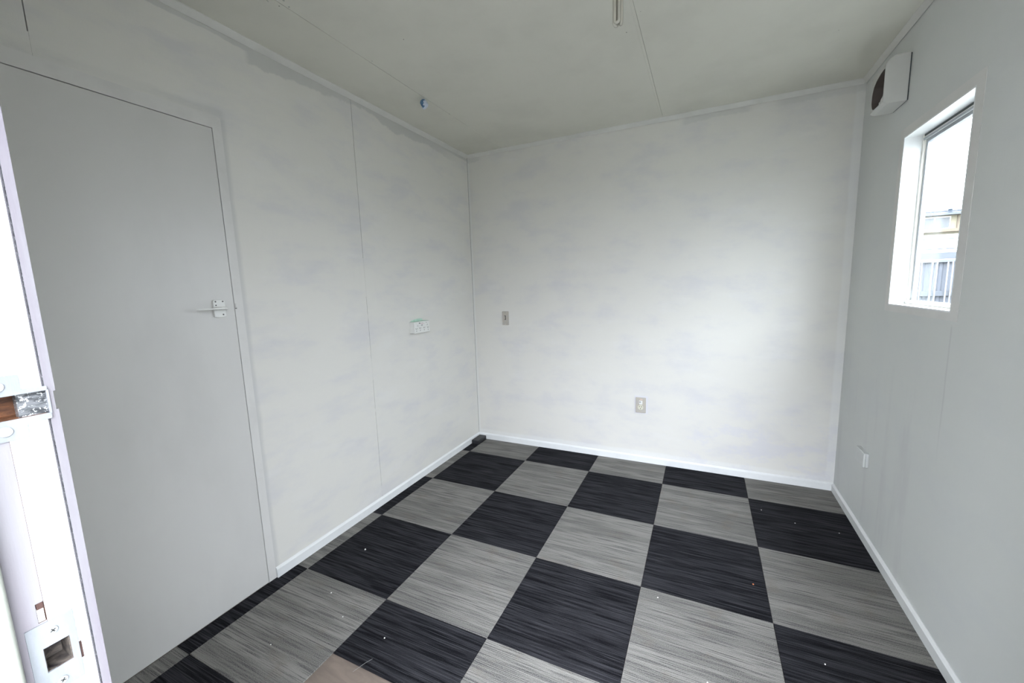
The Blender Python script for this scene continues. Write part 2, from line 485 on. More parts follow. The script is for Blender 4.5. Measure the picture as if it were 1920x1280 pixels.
EZ = 1.99                                             # entrance height
wf = struct(MB().cells(1, YF - .11, YF, (-.0118, W), (-.13, H + .02), [(XJ - .035, XJ2 + .035, -.14, EZ + .03)], M_front), 'wall_front')

cl = struct(MB().box(-.12, W + .083, YF - .11, .12, H + .004, H + .10, M_dark), 'ceiling')
S1, S2 = .334, 1.505
MB().box(0, S1 - .0013, YF, 0, H, H + .0039, M_ceil).done('panel', cl)
MB().box(S1 + .0013, S2 - .0005, YF, 0, H, H + .0039, M_ceil).done('panel', cl)
MB().box(S2 + .0136, W, YF, 0, H, H + .0039, M_ceil).done('panel', cl)
MB().box(S2, S2 + .0125, YF, 0, H - .0008, H + .0039, M_ceil).done('joint_strip', cl)
sf = MB()
for a, b in ((-.72, -.66), (-.52, -.40), (-.31, -.05)): sf.box(S1 - .0016, S1 + .0016, a, b, H + .0009, H + .003, M_ceil)
sf.done('seam_filler', cl)

# eaves and roof above the room (outside)
struct(MB().box(-.25, W + .30, YF - .20, .30, H + .101, H + .16, M_shell), 'trim_1')

# ------------------------------------------------------------------ cove battens under the ceiling
c = .023
def cove(name, pts, axis, a, b):
    return struct(MB().prism(pts, axis, a, b, M_cove, bevel=0), name)
cove('trim_2', [(0, H), (0, H - c), (.0035, H - c - .0005), (c, H - .004), (c, H)], 1, YF, -c * .5)
cove('trim_3', [(0.0, H), (-.0028, H), (-.0028, H - c), (-.0050, H - c - .0005), (-.026, H - .0025), (-.026, H)][1:], 0, c * .5, W - c * .5)
cove('trim_4', [(W - .0020, H), (W - .0020, H - c), (W - .0045, H - c - .0005), (W - c + .002, H - .0025), (W - c + .002, H)], 1, YF, -c * .5)

for nm, bx_ in (('trim_3', (c * .5, W - c * .5, -.0027, -.0002, H - .016, H - .0002)), ('trim_4', (W - .0019, W - .0002, YF + .002, -c * .5, H - .016, H - .0002))):
    MB().box(*bx_, M_dark).done('gap_shadow', bpy.data.objects[nm])

# ------------------------------------------------------------------ skirtings
SH, ST = .050, .012
def skirt_pts(s=1): return [(0, -CT + .0004), (ST * s, -CT + .0004), (ST * s, SH - .009), (.003 * s, SH), (0, SH)]
struct(MB().prism([(p[0] + .0001, p[1]) for p in skirt_pts()], 1, DY1 + FO + .0007, -.0003, M_skirt), 'baseboard_left')
struct(MB().prism([(-p[0] - .0001, p[1]) for p in skirt_pts()], 0, ST + .0003, W - .0003, M_skirt), 'baseboard_back')
struct(MB().prism([(W - p[0] - .0001, p[1]) for p in skirt_pts()], 1, YF + .001, -ST - .0003, M_skirt), 'baseboard_right')

# ------------------------------------------------------------------ flush door with its frame
d1 = struct(MB().box(-.038 + .026, .0008, DY0, DY1 - .0018, .0012, DZ - .0022, M_door, .0008, 1), 'door_1')
fr = MB().cells(0, -.0115, .0014, (DY0 - FO, DY1 + FO), (-CT + .0005, DZ + FO + .012), [(DY0 - .0012, DY1 + .0004, -.02, DZ + .0004)], M_frame)
fr.done('door_frame', d1)
# handle plate: shield shape, slightly domed
py0, py1, pz0, pz1 = -2.0205, -1.976, 1.2455, 1.3135
hp = MB()
pts = []
for ang in range(0, 91, 30): pts.append((py1 - .007 + .007 * math.sin(math.radians(ang)), pz1 - .007 + .007 * math.cos(math.radians(ang))))
for t in [1.0, .8, .6, .4, .2, 0.0]:
    pts.append((py0 + (py1 - py0) * t, pz0 - .0035 * math.sin(math.pi * t)))
for ang in range(0, 91, 30): pts.append((py0 + .007 - .007 * math.cos(math.radians(ang)), pz1 - .007 + .007 * math.sin(math.radians(ang))))
hp.prism(pts, 0, .0012, .0125, M_plastic, bevel=.0022)
plate = hp.done('handle_plate', d1)
for (yy, zz) in ((-2.012, 1.3065), (-1.985, 1.3065), (-1.988, 1.2535)):
    MB().cyl((.0118, yy, zz), .0032, .0012, 0, M_screw, 12).done('screw', plate)
MB().cyl((.0118, -2.0115, 1.2920), .0026, .0016, 0, M_slot, 10).done('release_slot', plate)
# lever: a flat horizontal paddle on a deep hub, narrowing to the free end
lv = MB()
top = [(.020, -1.9775), (.036, -1.980), (.050, -1.989), (.056, -2.004), (.055, -2.030), (.052, -2.060), (.049, -2.092), (.045, -2.098), (.040, -2.094),
       (.037, -2.060), (.033, -2.032), (.028, -2.0205), (.020, -2.019)]
lv.prism(top, 2, 1.2760, 1.2820, M_plastic, bevel=.0016)
lv.prism([(.0125, -1.9775), (.030, -1.9790), (.040, -1.990), (.041, -2.006), (.030, -2.0185), (.0125, -2.019)], 2, 1.2735, 1.2850, M_plastic, bevel=.002)
lv.done('lever', plate)
# strike lip let into the frame
sk = MB()
sk.box(.0012, .0065, -1.9335, -1.9255, 1.2765, 1.2955, M_frame, .0018, 2)
sk.box(.0018, .0024, -1.9338, -1.9270, 1.2735, 1.2762, M_slot)
strike = sk.done('strike_lip', d1)

# ------------------------------------------------------------------ entrance jamb beside the camera
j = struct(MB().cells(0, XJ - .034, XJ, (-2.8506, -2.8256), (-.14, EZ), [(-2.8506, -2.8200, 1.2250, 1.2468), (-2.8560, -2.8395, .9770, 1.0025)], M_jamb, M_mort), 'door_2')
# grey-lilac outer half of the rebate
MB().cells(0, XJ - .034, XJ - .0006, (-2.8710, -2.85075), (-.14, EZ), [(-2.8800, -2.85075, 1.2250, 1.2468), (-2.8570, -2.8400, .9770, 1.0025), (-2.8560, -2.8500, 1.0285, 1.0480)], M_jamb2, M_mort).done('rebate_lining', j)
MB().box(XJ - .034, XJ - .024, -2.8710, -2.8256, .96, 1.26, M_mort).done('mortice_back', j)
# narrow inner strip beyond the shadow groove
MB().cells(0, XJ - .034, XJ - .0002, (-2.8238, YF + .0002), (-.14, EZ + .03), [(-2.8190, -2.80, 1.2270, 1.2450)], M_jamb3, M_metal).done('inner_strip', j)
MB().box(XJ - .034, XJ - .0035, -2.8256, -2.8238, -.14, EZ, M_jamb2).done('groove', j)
# outer stop, proud of the rebate and rounded
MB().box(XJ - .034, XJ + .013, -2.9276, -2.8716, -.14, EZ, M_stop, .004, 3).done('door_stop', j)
# head and far jamb (outside the frame)
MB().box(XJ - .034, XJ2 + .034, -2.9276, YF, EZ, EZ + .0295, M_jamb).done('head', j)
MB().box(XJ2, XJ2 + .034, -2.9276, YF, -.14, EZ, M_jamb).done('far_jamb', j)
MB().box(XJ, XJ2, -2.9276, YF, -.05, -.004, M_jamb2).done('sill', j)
# entrance door, added swung wide open to shape the daylight (out of the picture)
dl = MB().box(0, .036, 0, .755, .006, 1.985, M_door, .001, 1).done('door_leaf', j)
for v in dl.data.vertices:
    ca, sa = math.cos(math.radians(-21)), math.sin(math.radians(-21))
    x_, y_ = v.co.x, v.co.y
    v.co.x = XJ2 + .004 + x_ * ca - y_ * sa; v.co.y = YF + .006 + x_ * sa + y_ * ca
# chips of bare wood at the lower strike
MB().box(XJ - .001, XJ + .0002, -2.8352, -2.8325, .9720, .9900, M_brownchip).done('paint_chip', j)
MB().box(XJ - .001, XJ + .0001, -2.8555, -2.8512, 1.0420, 1.0480, M_brownchip).done('paint_chip', j)
MB().box(XJ - .001, XJ + .0001, -2.8645, -2.8632, .945, .966, M_brownchip).done('paint_chip', j)
MB().box(XJ - .004, XJ - .0009, -2.8556, -2.8514, 1.0290, 1.0418, M_sash).done('loose_filler', j)

def screw(mb, y, z, r, x, phillips, ang):
    mb.cyl((x - .0002, y, z), r, .0012, 0, M_paintscrew, 20, bevel=.0003)
    for k_ in ((0, 90) if phillips else (0,)):
        a = math.radians(ang + k_)
        dy, dz = math.cos(a), math.sin(a)
        L, wd = r * (.55 if phillips else .95), r * .12
        p = [(y - dy * L - dz * wd, z - dz * L + dy * wd), (y + dy * L - dz * wd, z + dz * L + dy * wd),
             (y + dy * L + dz * wd, z + dz * L - dy * wd), (y - dy * L + dz * wd, z - dz * L - dy * wd)]
        mb.prism(p, 0, x + .0009, x + .00115, M_slot if phillips else M_alu)
# lower strike plate
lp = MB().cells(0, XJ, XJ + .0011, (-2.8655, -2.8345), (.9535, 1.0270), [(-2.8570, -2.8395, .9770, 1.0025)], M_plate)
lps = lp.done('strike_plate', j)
b = MB().cells(0, XJ - .0235, XJ - .0003, (-2.8569, -2.8396), (.9771, 1.0024), [(-2.8562, -2.8403, .9778, 1.0017)], M_hole); b.box(XJ - .0235, XJ - .0225, -2.8565, -2.840, .9775, 1.002, M_hole); b.done('strike_hole', lps)
for zz, an in ((1.0165, 30), (.9620, 60)):
    b = MB(); screw(b, -2.8490, zz, .0036, XJ + .001, True, an); b.done('screw', lps)
# upper strike plate: T-shaped with a lip running to the room edge
def rnd(pts, r=.0015, n=3):
    out = []
    N = len(pts)
    for q in range(N):
        p0, p1, p2 = Vector(pts[q - 1]), Vector(pts[q]), Vector(pts[(q + 1) % N])
        a = (p0 - p1).normalized(); b = (p2 - p1).normalized()
        rr = min(r, (p0 - p1).length * .45, (p2 - p1).length * .45)
        s_, e_ = p1 + a * rr, p1 + b * rr
        for t in range(n + 1):
            u = t / n
            out.append(tuple(s_ * (1 - u) ** 2 + p1 * 2 * u * (1 - u) + e_ * u ** 2))
    return out
up_pts = rnd([(-2.8700, 1.2650), (-2.8385, 1.2650), (-2.8385, 1.2510), (-2.8228, 1.2510), (-2.8228, 1.2468), (-2.8700, 1.2468)])
lo_pts = rnd([(-2.8700, 1.2250), (-2.8228, 1.2250), (-2.8228, 1.2195), (-2.8385, 1.2195), (-2.8385, 1.2065), (-2.8700, 1.2065)])
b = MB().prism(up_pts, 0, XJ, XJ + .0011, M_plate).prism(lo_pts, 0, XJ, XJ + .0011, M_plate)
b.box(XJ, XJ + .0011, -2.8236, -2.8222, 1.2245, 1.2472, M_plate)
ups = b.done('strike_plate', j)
MB().box(XJ - .010, XJ - .0022, -2.8418, -2.8234, 1.2252, 1.2466, M_metal).done('bare_metal_lip', ups)
for zz, an in ((1.2560, 35), (1.2155, 55)):
    b = MB(); screw(b, -2.8520, zz, .0046, XJ + .001, False, an); b.done('screw', ups)

# ------------------------------------------------------------------ window in the right wall
w1 = struct(MB().cells(0, W - .0009, W, (WY0 - .047, WY1 + .035), (WZ0 - .028, WZ1 + .035), [win_hole], M_frame), 'window_1')
RD = .060
rv = MB()
rv.cells(0, W - .0008, W + .083, (WY0, WY1), (WZ0, WZ1), [(WY0 + .006, WY1 - .006, WZ0 + .006, WZ1 - .006)], M_skirt)
rv.done('reveal_lining', w1)
x0 = W + RD
a0, a1, b0, b1 = WY0 + .006, WY1 - .006, WZ0 + .006, WZ1 - .006
MB().cells(0, x0, x0 + .022, (a0, a1), (b0, b1), [(a0 + .012, a1 - .012, b0 + .010, b1 - .020)], M_sash).done('window_frame', w1)
MB().box(x0 - .001, x0 + .02, a0 + .001, a1 - .018, b1 - .0095, b1 - .0005, M_rubber).done('head_gap', w1)
MB().box(x0 - .0022, x0 + .002, a0 + .001, a1 - .012, b1 - .0235, b1 - .0135, M_alu).done('head_rail', w1)
MB().box(x0 + .008, x0 + .024, a1 - .030, a1 - .012, b0 + .010, b1 - .020, M_alu).done('sash_stile', w1)
MB().box(x0 + .008, x0 + .024, a0 + .012, a0 + .030, b0 + .010, b1 - .020, M_alu).done('sash_stile', w1)
MB().box(x0 + .008, x0 + .024, a0 + .030, a1 - .030, b1 - .034, b1 - .020, M_alu).done('sash_rail', w1)
MB().box(x0 - .006, x0 + .004, a0, a1, b0, b0 + .016, M_sash, .0015, 2).done('bottom_rail', w1)
MB().box(x0 + .014, x0 + .018, a0 + .029, a1 - .029, b0 + .009, b1 - .033, M_glass).done('pane', w1)

# ------------------------------------------------------------------ extractor fan in the back right corner
fan = empty('extractor_fan', (W, -.49, 2.08), label='small boxy white extractor fan in the back right corner with a dark open mouth', cat='extractor fan')
fy0, fy1, fz0, fz1 = -.568, -.414, 2.079, 2.272
fx = W - .086
body = MB(); b_ = body.bm; im = body.mi(M_fan); M_in = body.mi(M_fan_in)
fz_lo, fz_hi = fz0 + .010, fz1 - .030
mouth = rnd([(-.5635, 2.229), (-.520, 2.226), (-.470, 2.214), (-.438, 2.196), (-.424, 2.168), (-.424, 2.130), (-.436, 2.104), (-.456, 2.094), (-.515, 2.0925), (-.532, 2.0985), (-.5390, 2.1075), (-.5635, 2.1160)], .010, 3)
outer = [(fy0, fz_lo), (fy1 - .004, fz_lo), (fy1, fz_lo + .01), (fy1, fz_hi - .01), (fy1 - .006, fz_hi), (fy0, fz_hi)]
vo = [b_.verts.new((fx, *p)) for p in outer]; vm = [b_.verts.new((fx, *p)) for p in mouth]
es = [b_.edges.new((vo[q], vo[(q + 1) % len(vo)])) for q in range(len(vo))] + [b_.edges.new((vm[q], vm[(q + 1) % len(vm)])) for q in range(len(vm))]
r_ = bmesh.ops.triangle_fill(b_, edges=es, use_beauty=True, use_dissolve=False)
for g_ in r_['geom']:
    if isinstance(g_, bmesh.types.BMFace): g_.material_index = im
cy_, cz_ = -.49, 2.16
vi = [b_.verts.new((fx + .055, cy_ + (p[0] - cy_) * .93, cz_ + (p[1] - cz_) * .93)) for p in mouth]
for q in range(len(mouth)):
    f = b_.faces.new((vm[q], vm[(q + 1) % len(vm)], vi[(q + 1) % len(vm)], vi[q])); f.material_index = M_in
f = b_.faces.new(vi); f.material_index = M_in
lowp = [(fx, fz_lo), (fx + .006, fz0 + .004), (fx + .016, fz0), (W - .0045, fz0)]
hip = [(fx, fz_hi), (fx + .012, fz1 - .012), (fx + .030, fz1), (W - .0045, fz1)]
def quad(ps, mi_):
    f = b_.faces.new([b_.verts.new(p) for p in ps]); f.material_index = mi_; return f
for pr in (lowp, hip):
    for p, q in zip(pr, pr[1:]):
        quad([(p[0], fy0, p[1]), (q[0], fy0, q[1]), (q[0], fy1, q[1]), (p[0], fy1, p[1])], im)
for yy in (fy0, fy1):
    quad([(p[0], yy, p[1]) for p in lowp] + [(p[0], yy, p[1]) for p in reversed(hip)], im)
bmesh.ops.remove_doubles(b_, verts=b_.verts, dist=.0004)
bmesh.ops.recalc_face_normals(b_, faces=b_.faces)
body.done('housing', fan)
MB().box(W - .0045, W - .0002, fy0 + .002, fy1 - .002, fz0 + .002, fz1 - .002, M_rubber).done('back_seal', fan)
MB().box(fx - .003, fx + .006, -.541, -.528, 2.0915, 2.0995, M_fan, .002, 2).done('latch_tab', fan)
im2 = MB().cyl((fx + .054, -.488, 2.158), .016, -.018, 0, M_fan_in, 20)
for q in range(5):
    a = q * 2 * math.pi / 5 + .3
    p0, p1 = Vector((math.cos(a), math.sin(a))), Vector((math.cos(a + .7), math.sin(a + .7)))
    im2.prism([(-.488 + p0.x * .014, 2.158 + p0.y * .014), (-.488 + p0.x * .054, 2.158 + p0.y * .054), (-.488 + p1.x * .054, 2.158 + p1.y * .054), (-.488 + p1.x * .014, 2.158 + p1.y * .014)], 0, fx + .044, fx + .047, M_fan_in)
im2.done('impeller', fan)

# ------------------------------------------------------------------ compact tube lamp hanging from the ceiling
LX, LY, LZ = 1.5065, -1.462, 2.197
lamp = empty('ceiling_lamp', (LX, LY, H), label='unlit compact lamp of slim glass tubes hanging below the ceiling', cat='lamp')
MB().cyl((LX, LY, H - .0009), .040, -.022, 2, M_plastic, 32, .036).cyl((LX, LY, H - .022), .024, -.030, 2, M_plastic, 28, .021).done('batten_holder', lamp)
MB().cyl((LX, LY, H - .0525), .020, -.030, 2, M_plastic, 28, .023, .002).done('lamp_base', lamp)
mt, nt, pb = new_mat('lamp_tube_glass', (0.56, 0.545, 0.47), .12, 0, .6)
kk = NB(nt)
lw = kk.n('ShaderNodeLayerWeight'); lw.inputs[0].default_value = .35
kk.link(kk.mix(lw.outputs['Facing'], (0.56, 0.55, 0.485), (0.33, 0.30, 0.24)), pb.inputs['Base Color'])
M_tube = mt
def tube(path, r, mat, name, parent, n=12):
    cu = bpy.data.curves.new(name, 'CURVE'); cu.dimensions = '3D'; cu.bevel_depth = r; cu.bevel_resolution = 4; cu.use_fill_caps = True
    s_ = cu.splines.new('POLY'); s_.points.add(len(path) - 1)
    for p, q in zip(s_.points, path): p.co = (*q, 1)
    tmp = bpy.data.objects.new('tmp', cu); C.objects.link(tmp)
    dg = bpy.context.evaluated_depsgraph_get()
    me = bpy.data.meshes.new_from_object(tmp.evaluated_get(dg)); me.name = name
    bpy.data.objects.remove(tmp)
    me.materials.clear(); me.materials.append(mat)
    for p in me.polygons: p.use_smooth = True
    return link(name, me, parent)
for q in range(3):
    a = math.radians(25 + 60 * q * 2)
    ctr = Vector((LX + math.cos(a) * .0105, LY + math.sin(a) * .0105, 0))
    td = Vector((-math.sin(a), math.cos(a), 0)); hw = .0070
    pth = [ctr - td * hw + Vector((0, 0, H - .080))]
    zb = LZ + .0055 + .007
    for t in range(0, 181, 20):
        rr = math.radians(t)
        pth.append(ctr + td * (-math.cos(rr) * hw) + Vector((0, 0, zb - math.sin(rr) * .0075)))
    pth.append(ctr + td * hw + Vector((0, 0, H - .080)))
    tube([tuple(p) for p in pth], .0055, M_tube, 'tube', lamp)

# ------------------------------------------------------------------ four-gang socket block on the left wall
sb = empty('power_socket', (0, -.757, 1.038), label='white surface-mounted four-outlet power socket topped with green tape on the left wall', cat='power socket')
sy0, sy1, sz0, sz1, sd = -.8390, -.674, 1.0370, 1.1150, .042
MB().box(.0003, sd - .008, sy0, sy1, sz0, sz1, M_plastic, .002, 2).done('mounting_box', sb)
MB().box(sd - .0079, sd, sy0 + .0005, sy1 - .0005, sz0 + .0005, sz1 - .0005, M_plastic, .002, 2).done('face_plate', sb)
def slot(mb, x, y, z, L, wd, ang, mat=None):
    a = math.radians(ang); dy, dz = math.sin(a), math.cos(a)
    p = [(y - dy * L - dz * wd, z - dz * L + dy * wd), (y + dy * L - dz * wd, z + dz * L + dy * wd), (y + dy * L + dz * wd, z + dz * L - dy * wd), (y - dy * L + dz * wd, z - dz * L - dy * wd)]
    mb.prism(p, 0, x - .001, x + .0003, mat or M_slot)
for q, (yy, zo) in enumerate(((-.819, 0), (-.780, .002), (-.737, .002), (-.694, 0))):
    b = MB()
    zc = 1.062 + zo
    slot(b, sd, yy - .0058, zc + .006, .0043, .0015, -28)
    slot(b, sd, yy + .0058, zc + .006, .0043, .0015, 28)
    slot(b, sd, yy, zc - .0095, .0048, .0015, 0)
    b.done('outlet', sb)
    if q != 2:
        b = MB(); b.box(sd, sd + .0035, yy + (.008 if q < 2 else -.014), yy + (.016 if q < 2 else -.006), 1.083, 1.095, M_plastic, .001, 1)
        b.box(sd + .0032, sd + .0037, yy + (.010 if q < 2 else -.0125), yy + (.0145 if q < 2 else -.0078), 1.085, 1.0905, M_grey_mark)
        b.done('switch', sb)
b = MB()
b.cyl((sd, -.757, 1.089), .0065, .0012, 0, M_grey_mark, 3); b.done('triangle_mark', sb)
b = MB(); b.box(sd, sd + .0004, -.790, -.775, 1.1015, 1.1065, M_slot); b.done('printed_mark', sb)
b = MB(); b.box(sd, sd + .0004, -.766, -.748, 1.1035, 1.1055, M_grey_mark); b.done('printed_mark', sb)
b = MB(); b.box(sd, sd + .0004, -.770, -.735, 1.0975, 1.1005, M_red); b.done('printed_mark', sb)
b = MB(); b.box(sd, sd + .0004, -.715, -.707, 1.1005, 1.1045, M_grey_mark); b.done('printed_mark', sb)
gt = MB()
gt.box(.0005, sd - .002, sy0 + .004, sy1 - .010, sz1 + .0003, sz1 + .0012, M_green)
gt.prism([(-.822, sz1 + .0012), (-.700, sz1 + .0012), (-.702, sz1 + .014), (-.735, sz1 + .017), (-.775, sz1 + .015), (-.820, sz1 + .007)], 0, .0006, .0016, M_green)
gt.done('green_tape', sb)

# ------------------------------------------------------------------ narrow beige switch on the back wall
sw = empty('light_switch', (.309, 0, 1.07), label='narrow beige rocker switch plate on the back wall near the left corner', cat='switch')
MB().box(.279, .337, -.0085, -.0003, 1.018, 1.131, M_beige, .003, 2).done('face_plate', sw)
b = MB(); b.box(.291, .325, -.0098, -.0084, 1.028, 1.112, M_beige_l if False else M_beige, .0012, 1); b.done('rocker_surround', sw)
b = MB()
b.box(.3085, .3135, -.0108, -.0097, 1.062, 1.097, M_slot)
b.box(.2985, .3090, -.0108, -.0097, 1.0925, 1.0965, M_slot)
b.box(.2990, .3090, -.0106, -.0097, 1.0765, 1.0800, M_grey_mark)
b.box(.3000, .3090, -.0108, -.0097, 1.0620, 1.0655, M_slot)
b.done('rocker', sw)
MB().cyl((.309, -.0084, 1.1225), .0036, -.0008, 1, M_grey_mark, 12).done('screw', sw)
MB().cyl((.309, -.0084, 1.0245), .0030, -.0006, 1, M_beige_l, 12).done('screw', sw)

# ------------------------------------------------------------------ old beige single outlet, low on the back wall
so = empty('power_outlet', (1.40, 0, .438), label='old beige power outlet with a cream round face low on the back wall', cat='power socket')
MB().box(1.364, 1.436, -.0085, -.0003, .381, .496, M_beige, .003, 2).done('face_plate', so)
b = MB(); b.box(1.388, 1.412, -.0125, -.0084, .4445, .474, M_plastic, .002, 2); b.box(1.391, 1.401, -.0138, -.0124, .458, .468, M_grey_mark, .0008, 1)
b.done('switch', so)
b = MB(); b.cyl((1.399, -.0084, .4230), .0205, -.0042, 1, M_beige_l, 28, .0190)
def slot_b(mb, x, z, L, wd, ang):
    a = math.radians(ang); dx, dz = math.sin(a), math.cos(a)
    p = [(x - dx * L - dz * wd, z - dz * L + dx * wd), (x + dx * L - dz * wd, z + dz * L + dx * wd), (x + dx * L + dz * wd, z + dz * L - dx * wd), (x - dx * L + dz * wd, z - dz * L - dx * wd)]
    mb.prism(p, 1, -.0130, -.0120, M_slot)
slot_b(b, 1.3915, .4285, .0048, .0016, 25); slot_b(b, 1.4065, .4285, .0048, .0016, -25); slot_b(b, 1.399, .4135, .0048, .0016, 0)
b.done('outlet_face', so)
MB().box(1.393, 1.412, -.0100, -.0084, .4785, .4865, wood('peach_label', (0.66, 0.50, 0.42), (0.58, 0.46, 0.40), 1, 1, 1, 30)).done('name_tab', so)

# ------------------------------------------------------------------ blank white plate, low on the right wall
bp = empty('blank_wall_plate', (W, -.457, .411), label='blank white cover plate low on the right wall', cat='wall plate')
MB().box(W - .012, W - .0003, -.512, -.399, .374, .447, M_wplate, .001, 1).done('mounting_block', bp)
MB().box(W - .022, W - .0121, -.512, -.399, .374, .447, M_wplate, .003, 2).done('cover', bp)

# ------------------------------------------------------------------ black adaptor box on the carpet in the corner
ab = empty('power_adaptor', (.05, -.085, 0), label='small black plastic box on the carpet in the back left corner', cat='box')
MB().box(.0155, .083, -.155, -.0165, .0003, .034, M_black, .005, 3).done('case', ab)
b = MB(); b.box(.0825, .0845, -.100, -.066, .009, .017, M_slot, .0005, 1); b.done('socket_slot', ab)

# ------------------------------------------------------------------ crumpled blue and white wad stuck to the ceiling seam
bmw = bmesh.new()
bmesh.ops.create_icosphere(bmw, subdivisions=2, radius=1.0)
rr = random.Random(5)
dirs = [(Vector((rr.uniform(-1, 1), rr.uniform(-1, 1), rr.uniform(-1, 1))).normalized(), rr.uniform(.62, .95)) for _ in range(16)]
for v in bmw.verts:
    p = v.co.copy(); L = 1.0
    for d_, h_ in dirs:
        t = p.dot(d_)
        if t > h_: L = min(L, h_ / t)
    p *= L
    v.co = Vector((p.x * .026, p.y * .030, p.z * .026 if p.z > 0 else p.z * .030))
me = bpy.data.meshes.new('ceiling_wad'); 
for f in bmw.faces:
    cpt = f.calc_center_median()
    f.material_index = 1 if (cpt.x < -.001 and cpt.y < .004 and cpt.z > -.018) or (cpt.x > .014 and cpt.z < -.012 and cpt.y < 0) else 0
bmw.to_mesh(me); bmw.free()
me.materials.append(plain_paint('white_wrap', (0.60, 0.66, 0.76), .4, .4, .05, 50, .1))
me.materials.append(plain_paint('blue_wrap', (0.05, 0.13, 0.26), .35, .5, .1, 60, .1, alt=(0.12, 0.24, 0.40)))
wad = link('ceiling_wad', me, label='small crumpled blue and white wad stuck on the ceiling seam', cat='wad')
wad.location = (.322, -.965, H - .024); wad.rotation_euler = (.2, .1, .5)

# old screw holes and dents near the ceiling seam
M_hole_c = new_mat('old_hole', (0.10, 0.10, 0.09), .9)[0]
M_dent = new_mat('ceiling_dent', (0.36, 0.37, 0.34), .9)[0]
def dot(x, y, r, mat=M_hole_c, sx=1.0, ang=0):
    b = MB(); pts = []
    for q in range(12):
        a = 2 * math.pi * q / 12; u, v = math.cos(a) * r * sx, math.sin(a) * r
        ca, sa = math.cos(ang), math.sin(ang)
        pts.append((x + u * ca - v * sa, y + u * sa + v * ca))
    b.prism(pts, 2, H - .0006, H + .0008, mat); b.done('screw_hole', cl)
dot(.306, -1.862, .0018, M_dent, 3.2, 1.9); dot(.362, -1.840, .004, M_dent, 2.4, 2.2)
dot(.318, -1.825, .0020); dot(.345, -1.805, .003, M_dent, 1.4); dot(1.462, -1.045, .0022)
dot(.590, -1.450, .0020); dot(.350, -1.390, .0022, M_dent); dot(1.536, -1.155, .0018, M_dent)
dot(2.300, -.62, .0018, M_dent); dot(.335, -.735, .002, M_dent, 2, .3)

# ------------------------------------------------------------------ crumbs on the carpet
def crumb(x, y, r, mat, label, seed, cat='crumb', name='crumb', el=1.0):
    bm = bmesh.new(); bmesh.ops.create_icosphere(bm, subdivisions=1, radius=r)
    q = random.Random(seed)
    for v in bm.verts: v.co = Vector((v.co.x * el, v.co.y, v.co.z * .6)) * q.uniform(.75, 1.15)
    zmin = min(v.co.z for v in bm.verts)
    for v in bm.verts: v.co.z += -zmin + .0002
    me = bpy.data.meshes.new(name); bm.to_mesh(me); bm.free(); me.materials.append(mat)
    o = link(name, me, label=label, cat=cat, group='crumbs on the carpet'); o.location = (x, y, .0003)
    o.rotation_euler = (0, 0, q.uniform(0, 3))
crumb(.242, -1.585, .0045, M_crumb, 'largest white crumb, on the dark carpet tile nearest the left wall strip', 1, el=1.5)
crumb(.330, -1.870, .0032, M_crumb, 'white crumb on the grey tile nearest the left door, towards its far edge', 2)
crumb(.486, -1.945, .0030, M_crumb, 'thin white crumb on the grey tile nearest the left door, towards its right edge', 3, el=.5)
crumb(.335, -2.150, .0026, M_crumb, 'tiny white crumb on the grey tile nearest the left door, low in the picture', 4)
crumb(2.035, -1.100, .0036, M_orange, 'orange crumb on the dark carpet tile at centre right', 5)
crumb(1.660, -1.340, .0032, M_crumb, 'white crumb beside the corner of the dark tile holding the orange crumb', 6)
crumb(2.140, -.420, .0030, M_crumb, 'pale crumb on the far right dark tile, nearer its left side', 7)
crumb(2.290, -.500, .0028, M_crumb, 'pale crumb near the middle of the far right dark tile', 8)
crumb(2.480, -.520, .0028, M_crumb, 'pale crumb on the far right dark tile beside the right skirting', 9)
crumb(2.220, -1.430, .0030, M_crumb, 'white crumb on the grey tile nearest the right wall', 10)
crumb(1.850, -1.660, .0032, M_crumb, 'white crumb on the large grey tile at bottom centre right', 11)
crumb(.720, -1.955, .0030, M_crumb, 'white crumb on the cut dark tile beside the bare board', 12)
# loose carpet fibre lying over the cut edge
tf = tube([(.715, -2.105, .0010), (.722, -2.085, .0016), (.731, -2.062, .0020), (.742, -2.040, .0014)], .0004, M_grey_mark, 'loose_fibre', None)
tagp(tf, label='thin pale fibre lying over the cut edge of the dark tile', cat='fibre')

# ------------------------------------------------------------------ outside: ground, fence, neighbour's house, wires
GZ = -.25
M_ground = plain_paint('concrete_yard', (0.11, 0.108, 0.10), .9, .2, .06, 1.2, .2)
struct(MB().box(-60, 80, -60, 110, GZ - .3, GZ, M_ground), 'ground')
# unseen slab and two blocks, added behind the camera to shape the doorway daylight
PD = 0.6
LX1 = -1.0
LH = 4.5
BLOCK_H = 1.6
GA=.36
struct(MB().box(-.5, 2.3, YF - .11 - PD, YF - .201, 2.30, 2.36, M_shell), 'sky_blocker_top')  # unseen porch slab, added to keep high sky light off the jamb
bb_ = empty('sky_blocker_right', (6, -8, GZ), label='unseen added shed standing outside the entrance', cat='blocker')  # unseen, added to block low sky light from the right
MB().box(4.2, 9, -9, -2.2, GZ, BLOCK_H, M_shell).done('wall', bb_)
MB().box(4.0, 9.2, -9.2, -2.0, BLOCK_H, BLOCK_H+.1, M_alu).done('roof', bb_)
b2_ = empty('sky_blocker_left', (-5, -8, GZ), label='unseen tall grey block added beyond the entrance to dim the daylight', cat='house')  # unseen, added to dim the daylight reaching the right wall
MB().box(-9, LX1, -14, -4.2, GZ, LH, M_shell).done('wall', b2_)
MB().box(-9.3, LX1 + .3, -14.3, -3.9, LH, LH + .12, M_alu).done('roof', b2_)
FYY = 9.03
M_fpan = plain_paint('fence_grey_steel', (0.048, 0.052, 0.062), .6, .3, .04, 1.5, 0)
